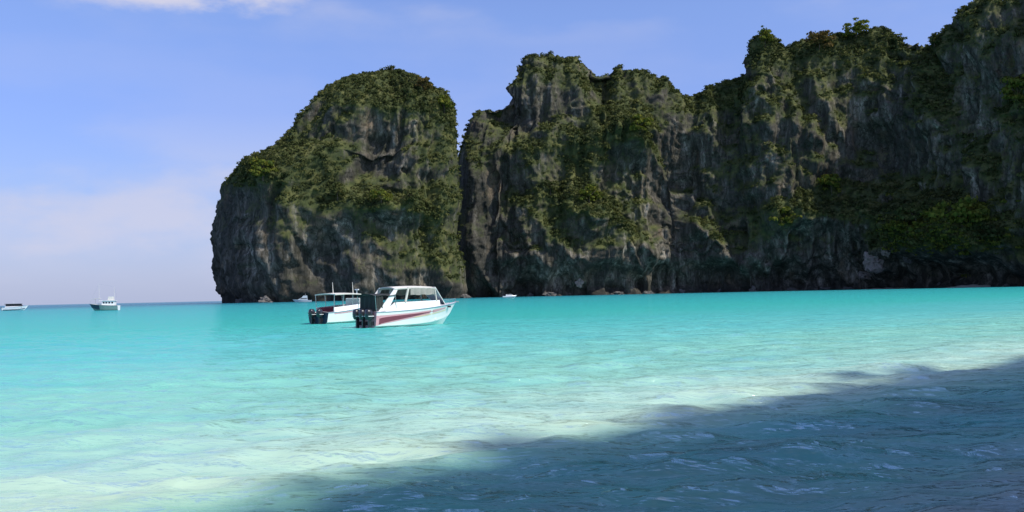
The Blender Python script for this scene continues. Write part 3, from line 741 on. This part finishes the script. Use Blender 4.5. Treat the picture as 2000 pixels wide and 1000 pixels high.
def build_hull(root, Lh, B, z0, zb, mat, transom_mat=None, n=30, rake=0.55, cockpit=(0.05, 0.62), floor=0.62, deck_mat=None):
    sec, pt = hull_fn(Lh, B, z0, zb, rake)
    rows = []
    for i in range(n + 1):
        t = i / n; x, b, zd, bc, zc, zk = sec(t)
        row = [pt(t, f, 1) for f in (1, 0.72, 0.45, 0.2, 0)]
        row.append((x - rake * t ** 3 * 1.15, 0.5 * bc, (zc + zk * 1.3) / 2.3 if t < 0.7 else (zc + zk) / 2)); row.append((x - rake * t ** 3 * 1.3, 0, zk))
        row += [(p[0], -p[1], p[2]) for p in row[:6][::-1]]
        rows.append(row)
    m = MB(); m.grid(rows)
    m.build('hull', mat, root, smooth=False, solid=0.03)
    tr = MB(); r0 = [(p[0] - 0.004, p[1], p[2]) for p in rows[0]]
    tr.add(r0, [tuple(range(len(r0)))]); tr.build('transom', transom_mat or mat, root, solid=-0.04)
    # deck with the open cockpit
    dk = MB(); c0, c1 = cockpit
    for i in range(n):
        ta, tb = i / n, (i + 1) / n
        (xa, ba, za, *_), (xb, bb, zb_, *_) = sec(ta), sec(tb)
        opena = c0 <= (ta + tb) / 2 <= c1
        if opena:
            for sd in (1, -1):
                ia, ib = max(ba - 0.28, 0), max(bb - 0.28, 0)
                dk.add([(xa, sd * ba, za), (xb, sd * bb, zb_), (xb, sd * ib, zb_ + 0.01), (xa, sd * ia, za + 0.01)], [(0, 1, 2, 3)])
                ja, jb = min(ia, sec(ta)[3] * 0.9) * 0.92, min(ib, sec(tb)[3] * 0.9) * 0.92
                dk.add([(xa, sd * ia, za + 0.01), (xb, sd * ib, zb_ + 0.01), (xb, sd * jb, floor), (xa, sd * ja, floor)], [(0, 1, 2, 3)])
        else:
            h = 0.10
            dk.add([(xa, ba, za), (xb, bb, zb_), (xb, 0, zb_ + h * min(1, bb)), (xa, 0, za + h * min(1, ba)), (xb, -bb, zb_), (xa, -ba, za)], [(0, 1, 2, 3), (3, 2, 4, 5)])
    dk.build('deck', deck_mat or mat, root)
    fl = MB()
    fl.grid([[(sec(t)[0], sd * min(sec(t)[1] - .28, sec(t)[3] * 0.9) * 0.92, floor) for sd in (1, -1)] for t in np.linspace(c0, c1, 12)])
    fl.build('cockpit_floor', M_DECK, root)
    rr = MB()
    for sd in (1, -1):
        pts = [pt(i / n, 0.97, sd, 0.02) for i in range(n + 1)]
        rr.poly(pts, 0.035, 5)
    rr.build('rub_rail', M_STEEL, root)
    return sec, pt
def stripe(root, pt, t0, t1, lo, hi, mat, sides=(1, -1), n=24, label=None):
    """painted band on the topside between two height functions lo(s), hi(s), s in 0..1"""
    for sd in sides:
        rows = []
        for i in range(n + 1):
            s = i / n; t = t0 + (t1 - t0) * s
            a, b = lo(s), hi(s); b = max(b, a + 0.004)
            rows.append([pt(t, a + (b - a) * k / 4, sd, 0.014) for k in range(5)])
        m = MB(); m.grid(rows); o = m.build('stripe', mat, root)
        if label: o['label'] = label
def outboard(root, x, y, sc=1.0, tilt=0.0):
    M = Matrix.Translation((x, y, 0.35)) @ Matrix.Rotation(tilt, 4, 'Y') @ Matrix.Scale(sc, 4)
    def bake(mb): mb.V = [tuple(M @ Vector(v)) for v in mb.V]; return mb
    cw = MB()
    secs = [(0.35, 0.16, 0.20), (0.45, 0.24, 0.27), (0.75, 0.27, 0.30), (1.0, 0.25, 0.28), (1.13, 0.17, 0.21), (1.18, 0.06, 0.08)]
    rows = []
    for z, ry, rx in secs:
        rows.append([(-0.28 + rx * 1.15 * math.copysign(abs(math.cos(a)) ** 0.75, math.cos(a)) - (z - 0.35) * 0.08, ry * math.copysign(abs(math.sin(a)) ** 0.75, math.sin(a)), z) for a in np.linspace(0, 2 * PI, 17)])
    cw.grid(rows); o = bake(cw).build('outboard_motor', M_COWL, root, smooth=True)
    lg = MB(); lg.box((-0.26, 0, 0.0), (0.26, 0.16, 0.75)); lg.box((-0.28, 0, -0.5), (0.17, 0.07, 0.5)); lg.box((-0.38, 0, -0.38), (0.42, 0.26, 0.025)); lg.tube((-0.5, 0, -0.62), (-0.02, 0, -0.62), 0.07, 0.03, 10)
    lg.box((-0.02, 0, 0.05), (0.22, 0.24, 0.3))
    bake(lg).build('drive_leg', M_COWL, o, bevel=0.01)
    pr = MB()
    for k in range(3):
        a = k * 2 * PI / 3; c, s_ = math.cos(a), math.sin(a)
        pr.add([(-0.52, 0.03 * c, -0.62 + 0.03 * s_), (-0.60, 0.17 * c - 0.06 * s_, -0.62 + 0.17 * s_ + 0.06 * c), (-0.55, 0.19 * c + 0.05 * s_, -0.62 + 0.19 * s_ - 0.05 * c), (-0.5, 0.05 * c + 0.04 * s_, -0.62 + 0.05 * s_ - 0.04 * c)], [(0, 1, 2, 3)])
    bake(pr).build('propeller', M_STEEL, o, solid=0.012)
    bd = MB(); bd.box((-0.30, 0, 0.62), (0.52, 0.575, 0.05)); bake(bd).build('cowl_band', M_WHITE, o, bevel=0.015)
    return o

def main_boat():
    Lh, B = 9.8, 2.9
    f = Vector((0.707, 0.707, 0)); cor = on_water(737, 72.0); st = Vector((0.707, -0.707, 0))
    ctr = cor - st * (B / 2) + f * (Lh / 2)
    r = empty('speedboat', (ctr.x, ctr.y, 0), PI / 4)
    tag(r, 'large white speedboat with pink and maroon side stripes, cream hardtop and black outboards', 'speedboat')
    sec, pt = build_hull(r, Lh, B, 1.35, 1.95, M_WHITE, M_PINK, cockpit=(0.03, 0.64))
    # swooshes on the topsides
    stripe(r, pt, 0.0, 0.80, lambda s: 0.02 + 0.70 * s ** 0.75, lambda s: 0.72 + 0.10 * s, M_PINK)
    for sd in (1, -1):
        rows = []
        for i in range(25):
            s = i / 24; t = 0.03 + 0.60 * s
            a = 0.10 + 0.60 * s ** 0.7; b = a + 0.40 * (1 - s) ** 1.1 + 0.015
            rows.append([pt(t, a + (b - a) * k / 4, sd, 0.024) for k in range(5)])
        m = MB(); m.grid(rows); o = m.build('stripe', M_MAROON, r); o['label'] = 'maroon stripe sweeping up from the stern'
        rows = []
        for i in range(19):
            s = i / 18; t = 0.40 + 0.42 * s
            a = 0.42 + 0.16 * s; b = a + 0.06
            rows.append([pt(t, a + (b - a) * k / 2, sd, 0.020) for k in range(3)])
        m = MB(); m.grid(rows); o = m.build('stripe', M_YEL, r); o['label'] = 'thin pale yellow stripe along the middle of the hull'
    # cabin coaming (white) either side and in front
    def inset(t): return max(sec(t)[1] - 0.30, 0.05)
    for sd in (1, -1):
        rows = []
        for i in range(13):
            t = 0.10 + 0.62 * i / 12; x, b, zd = sec(t)[:3]
            top = 2.05 + 0.12 * (i / 12); top = zd + (top - zd) * min(1, i / 2.0)
            rows.append([(x, sd * (b - 0.16), zd), (x, sd * (b - 0.24), top), (x, sd * (b - 0.32), top), (x, sd * (b - 0.32), zd - 0.3)])
        m = MB(); m.grid(rows); m.build('coaming', M_WHITE, r)
    # hardtop
    t_a, t_b = 0.20, 0.66
    rows = []
    for i in range(9):
        t = t_a + (t_b - t_a) * i / 8; x, b = sec(t)[:2]; b = b - 0.22
        zt = 3.36 + 0.08 * math.sin(PI * i / 8)
        rows.append([(x, y * b, zt - 0.16 * abs(y) ** 3) for y in np.linspace(-1, 1, 11)])
    m = MB(); m.grid(rows); m.build('hardtop', M_CREAM, r, solid=0.10)
    # raked rear quarter pillars, broad at the foot
    for sd in (1, -1):
        xa, ba, za = sec(0.03)[:3]; xb, bb = sec(0.22)[:2]
        y0 = sd * (ba - 0.18); y1 = sd * (bb - 0.26)
        m = MB()
        A = [(xa, y0, za), (xa + 1.0, y0, za + 0.1), (xb + 0.15, y1, 3.1), (xb + 0.6, y1, 3.3), (xb - 0.05, y1, 3.32)]
        q = [A[0], A[1], A[2], A[3], A[4]]
        m.add(q + [(p[0], p[1] - sd * 0.07, p[2]) for p in q], [(0, 1, 2, 3, 4), (9, 8, 7, 6, 5)] + [(i, 5 + i, 5 + (i + 1) % 5, (i + 1) % 5) for i in range(5)])
        m.build('pillar', M_WHITE, r)
        x, b = sec(0.34)[:2]; m = MB(); m.tube((x - 0.25, sd * (b - 0.26), 2.1), (x + 0.1, sd * (b - 0.26), 3.3), 0.10, 0.10, 8); m.build('pillar', M_CREAM, r)
        x, b = sec(0.66)[:2]; m = MB(); m.tube((x + 0.15, sd * (b - 0.26), 2.1), (x - 0.05, sd * (b - 0.26), 3.25), 0.06, 0.06, 8); m.build('pillar', M_CREAM, r)
        # rolled grey side curtain between roof and opening
        rows = []
        for i in range(13):
            t = 0.37 + 0.28 * i / 12; x, b = sec(t)[:2]; wv = 0.02 * math.sin(i * 2.1)
            rows.append([(x, sd * (b - 0.24 + wv * k), z) for k, z in enumerate((3.26, 3.0, 2.78, 2.66 + 0.03 * math.sin(i * 1.3)))])
        m = MB(); m.grid(rows); m.build('side_curtain', M_GREYC, r, solid=0.02)
    # windscreen raked down to the foredeck
    x1, b1 = sec(0.66)[:2]; x2, b2 = sec(0.80)[:2]; z2 = sec(0.80)[2] + 0.05
    rows = []
    for k in range(5):
        s = k / 4; row = []
        for y in np.linspace(-1, 1, 9):
            hb = (b1 - 0.25) * (1 - s) + (b2 - 0.2) * s
            row.append((x1 + (x2 + 0.35 - x1) * s - 0.35 * s * abs(y) ** 2, y * hb, 3.28 + (z2 - 3.28) * s))
        rows.append(row)
    m = MB(); m.grid(rows); w = m.build('windscreen', M_SHIELD, r, solid=0.02)
    fm = MB(); fm.poly([rows[0][j] for j in range(9)], 0.035); fm.poly([rows[4][j] for j in range(9)], 0.04); fm.poly([rw[0] for rw in rows], 0.04); fm.poly([rw[8] for rw in rows], 0.04); fm.poly([rw[4] for rw in rows], 0.03)
    fm.build('windscreen_frame', M_WHITE, w)
    # black awning and curtain over the stern
    xs0, xs1 = -Lh / 2 - 0.15, -Lh / 2 + 2.1
    rows = []
    for i in range(7):
        x = xs0 + (xs1 - xs0) * i / 6
        rows.append([(x, y * 1.25, 2.82 - 0.16 * y * y - 0.05 * math.sin(i * 1.9) * abs(y)) for y in np.linspace(-1, 1, 9)])
    m = MB(); m.grid(rows); m.build('awning', M_BLACK, r, solid=0.03)
    for x in (xs0 + 0.1, xs1 - 0.1):
        for sd in (1, -1):
            m = MB(); m.tube((x + 0.12, sd * 1.2, 1.35), (x, sd * 1.22, 2.68), 0.022); m.build('awning_pole', M_STEEL, r)
    rows = []
    for i in range(15):
        y = -1.15 + 2.3 * i / 14
        rows.append([(xs0 + 0.25 + 0.04 * math.sin(i * 1.7 + z), y, z) for z in (2.66, 2.3, 1.9, 1.55, 1.3)])
    m = MB(); m.grid(rows); m.build('curtain', M_BLACK, r, solid=0.02)
    rows = []
    for i in range(11):
        x = xs0 + 0.25 + 0.7 * i / 10
        rows.append([(x, -1.17 + 0.03 * math.sin(i * 1.9 + z), z) for z in (2.68, 2.3, 1.95, 1.62 + 0.05 * math.sin(i * 1.1))])
    m = MB(); m.grid(rows); m.build('curtain', M_BLACK, r, solid=0.02)
    # benches, helm
    for sd in (1, -1):
        m = MB(); m.box((-0.9, sd * 0.75, 0.95), (3.2, 0.40, 0.12)); m.box((-0.9, sd * 0.93, 1.35), (3.2, 0.08, 0.6)); m.build('bench', M_SEAT, r, bevel=0.03)
    m = MB(); m.box((1.5, -0.45, 1.2), (0.5, 0.9, 1.5)); m.build('helm_console', M_WHITE, r, bevel=0.05)
    for y in (-0.85, 0.0, 0.85): outboard(r, -Lh / 2 - 0.08, y, 1.05)
    # bow rail, cleats, anchor roller
    m = MB()
    for sd in (1, -1):
        pts = []
        for k in range(7):
            t = 0.80 + 0.19 * k / 6; x, b, zd = sec(t)[:3]; p = (x, sd * max(b - 0.08, 0.02), zd + 0.32); pts.append(p)
            if k % 2 == 0: m.tube((x, sd * max(b - 0.08, 0.02), zd), p, 0.014, n=6)
        m.poly(pts, 0.016)
    m.build('bow_rail', M_STEEL, r)
    m = MB(); x, b, zd = sec(0.985)[:3]; m.box((x + 0.12, 0, zd + 0.06), (0.5, 0.14, 0.07)); m.tube((x + 0.33, -0.09, zd + 0.02), (x + 0.33, 0.09, zd + 0.02), 0.05); m.build('anchor_roller', M_STEEL, r)
    for sd in (1, -1):
        x, b, zd = sec(0.84)[:3]; m = MB(); m.box((x, sd * (b + 0.02), zd - 0.22), (0.34, 0.07, 0.16)); m.build('fairlead', M_COWL, r, bevel=0.01)
    return r

def second_boat():
    Lh, B = 8.6, 2.9
    hd = Vector((0.50, 0.866, 0)); cor = on_water(643, 87.0); ctr = cor - Vector((0.866, -0.50, 0)) * (B / 2) + hd * (Lh / 2)
    r = empty('speedboat', (ctr.x, ctr.y, 0), math.atan2(hd.y, hd.x))
    tag(r, 'white speedboat with flat cream canopy and navy stern, moored left behind the larger speedboat', 'speedboat')
    sec, pt = build_hull(r, Lh, B, 1.15, 2.15, M_WHITE, M_NAVY, cockpit=(0.04, 0.72))
    for sd in (1, -1):
        m = MB(); m.grid([[(sec(t)[0], sd * (sec(t)[1] - 0.16), sec(t)[2]), (sec(t)[0], sd * (sec(t)[1] - 0.22), 1.62 + 0.35 * k / 9)] for k, t in enumerate(np.linspace(0.12, 0.74, 10))]); m.build('coaming', M_WHITE, r, solid=0.04)
    m = MB(); m.prism([(0.9, 1.2), (0.9, 2.5), (1.5, 2.5), (3.0, 1.75), (3.0, 1.3)], -0.95, 0.95); m.build('cuddy', M_WHITE, r, bevel=0.06)
    stripe(r, pt, 0.10, 0.8, lambda s: 0.78, lambda s: 0.88, M_PINK, label='thin pink line under the gunwale')
    m = MB(); rows = []
    for i in range(9):
        x = -3.3 + 4.0 * i / 8
        rows.append([(x, y * 1.35, 3.02 - 0.10 * y * y + 0.05 * math.sin(PI * i / 8)) for y in np.linspace(-1, 1, 9)])
    m.grid(rows); m.build('canopy', M_CREAM, r, solid=0.09)
    for x in (-3.3, -1.9, -0.5, 0.7):
        for sd in (1, -1):
            m = MB(); m.tube((x, sd * 1.12, 1.1), (x, sd * 1.25, 2.95), 0.03); m.build('canopy_post', M_STEEL, r)
    for x, y in ((-1.4, 0.6), (0.4, -0.5)):
        m = MB(); m.tube((x, y, 3.0), (x - 0.08, y, 4.15), 0.05, 0.02); m.build('antenna', M_CREAM, r)
    m = MB(); m.tube((1.6, 0.0, 3.0), (1.6, 0, 3.35), 0.05); m.box((1.6, 0, 3.38), (0.12, 0.5, 0.12)); m.build('radar', M_WHITE, r, bevel=0.01)
    rows = [[(2.0 + 0.1 * abs(y) * -2, y * 1.15, 2.35) for y in np.linspace(-1, 1, 7)], [(2.75 - 0.3 * abs(y), y * 1.1, 1.78) for y in np.linspace(-1, 1, 7)]]
    m = MB(); m.grid(rows); m.build('windscreen', M_SHIELD, r, solid=0.02)
    for sd in (1, -1):
        m = MB(); m.box((-1.4, sd * 0.75, 0.95), (3.4, 0.40, 0.14)); m.box((-1.4, sd * 0.93, 1.35), (3.4, 0.08, 0.6)); m.build('bench', M_SEAT, r, bevel=0.03)
    m = MB(); m.box((1.5, 0.3, 1.2), (0.5, 0.9, 1.5)); m.build('helm_console', M_WHITE, r, bevel=0.05)
    for y in (-0.5, 0.5): outboard(r, -Lh / 2 - 0.05, y, 1.0)
    m = MB()
    for sd in (1, -1):
        pts = []
        for k in range(7):
            t = 0.78 + 0.21 * k / 6; x, b, zd = sec(t)[:3]; p = (x, sd * max(b - 0.08, 0.02), zd + 0.35); pts.append(p)
            if k % 2 == 0: m.tube((x, sd * max(b - 0.08, 0.02), zd), p, 0.014, n=6)
        m.poly(pts, 0.016)
    m.build('bow_rail', M_STEEL, r)
    return r

def left_boat():
    p = on_water(31, 440)
    r = empty('motorboat', (p.x, p.y, 0), R(8))
    tag(r, 'white motorboat with a dark roofed cabin at the far left edge of the bay', 'motorboat')
    Lh, B = 12.0, 3.4
    sec, pt = build_hull(r, Lh, B, 1.5, 2.3, M_WHITE, cockpit=(0.05, 0.3))
    m = MB(); m.prism([(-4.6, 1.5), (-4.6, 2.0), (2.8, 2.05), (3.4, 1.7)], -1.25, 1.25); m.build('cabin', M_WHITE, r, bevel=0.05)
    m = MB(); m.prism([(-4.3, 2.0), (-4.3, 3.1), (2.2, 3.1), (2.9, 2.05)], -1.2, 1.2); m.build('window_band', M_GLASS, r, bevel=0.04)
    m = MB(); m.prism([(-4.9, 3.1), (-4.8, 3.32), (2.2, 3.34), (2.7, 3.1)], -1.45, 1.45); m.build('roof', M_BLACK, r, bevel=0.04)
    m = MB(); m.tube((-1, 0, 3.3), (-1.1, 0, 4.6), 0.03); m.build('antenna', M_WHITE, r)
    stripe(r, pt, 0.05, 0.9, lambda s: 0.0, lambda s: 0.22, M_NAVY)
    for y in (-0.5, 0.5): outboard(r, -Lh / 2 - 0.05, y, 1.1)
def wooden_boat():
    p = on_water(203, 318)
    r = empty('wooden_boat', (p.x, p.y, 0), R(187))
    tag(r, 'wooden boat with blue and green hull, white wheelhouse and thin masts on the horizon', 'boat')
    Lh, B = 10.2, 3.2
    sec, pt = build_hull(r, Lh, B, 1.7, 2.5, M_GREEN, M_WHITE, cockpit=(0.05, 0.3), deck_mat=M_CREAM)
    stripe(r, pt, 0.62, 0.99, lambda s: 0.0, lambda s: 0.98, M_NAVY, label='dark blue bow section')
    m = MB(); m.prism([(-3.9, 1.6), (-3.9, 3.4), (0.2, 3.4), (0.5, 1.7)], -1.2, 1.2); cb = m.build('wheelhouse', M_WHITE, r, bevel=0.04)
    for x in (-3.2, -2.2, -1.2, -0.3):
        for sd in (1, -1):
            m = MB(); m.box((x, sd * 1.205, 2.75), (0.6, 0.05, 0.6)); m.build('window', M_GLASS, cb)
    m = MB(); m.prism([(-4.3, 3.4), (-4.3, 3.52), (1.2, 3.56), (1.2, 3.42)], -1.5, 1.5); m.build('roof', M_WHITE, r)
    m = MB(); m.prism([(-3.2, 3.56), (-3.2, 4.9), (-1.7, 4.9), (-1.4, 3.56)], -0.7, 0.7); m.build('flying_bridge', M_CREAM, r, bevel=0.03)
    for x, h in ((-3.6, 8.4), (1.6, 9.6)):
        m = MB(); m.tube((x, 0, 1.8), (x + 0.1, 0, h), 0.06, 0.03); m.tube((x, -0.9, h * 0.78), (x, 0.9, h * 0.78), 0.025); m.build('mast', M_CREAM, r)
    m = MB(); m.tube((-3.6, 0, 8.3), (1.7, 0, 9.5), 0.012, n=5); m.tube((1.7, 0, 9.5), (5.0, 0, 2.6), 0.012, n=5); m.tube((-3.6, 0, 8.3), (-5.0, 0, 1.8), 0.012, n=5); m.build('rigging', M_STEEL, r)
    m = MB(); m.tube((2.9, 0, 2.2), (2.9, 0, 4.4), 0.05); m.prism([(1.2, 4.3), (4.2, 4.05), (4.2, 4.12), (1.2, 4.38)], -1.0, 1.0); m.build('bow_awning', M_CREAM, r)
def far_boat(px, dist, Lh, rz, label, mat_cab, kind=0, up=1.0):
    p = on_water(px, dist)
    r = empty('motorboat', (p.x, p.y, 0), rz)
    tag(r, label, 'motorboat')
    sec, pt = build_hull(r, Lh, Lh * 0.28, 1.3 * up, 2.0 * up, mat_cab, cockpit=(0.05, 0.35))
    k = Lh / 12
    m = MB(); m.prism([(-3.6 * k, 1.3 * up), (-3.2 * k, 2.9 * up), (0.6 * k, 3.0 * up), (3.0 * k, 1.7 * up)], -Lh * 0.1, Lh * 0.1); m.build('cabin', mat_cab, r, bevel=0.05)
    m = MB(); m.prism([(-3.0 * k, 2.1 * up), (-2.9 * k, 2.7 * up), (0.6 * k, 2.75 * up), (1.7 * k, 2.15 * up)], -Lh * 0.1 - 0.02, Lh * 0.1 + 0.02); m.build('window', M_GLASS, r)
    if kind:
        m = MB(); m.prism([(-3.4 * k, 3.0 * up), (-3.2 * k, 4.6 * up), (-0.8 * k, 4.6 * up), (0.4 * k, 3.0 * up)], -Lh * 0.08, Lh * 0.08); m.build('flying_bridge', mat_cab, r, bevel=0.05)
        m = MB(); m.tube((-2 * k, 0, 4.6 * up), (-2.2 * k, 0, 6 * up), 0.06, 0.03); m.build('mast', M_WHITE, r)
main_boat()
second_boat()
left_boat()
wooden_boat()
far_boat(996, 880, 14.5, R(10), 'small white motorboat alone at the foot of the cliff right of the cleft', M_WHITE, 0)
M_PGREY = paint('pale_grey_paint', (0.36, 0.42, 0.46), 0.5)
far_boat(590, 760, 16.0, R(195), 'pale grey motor yacht under the left headland, half hidden behind the speedboats', M_PGREY, 1, 1.2)
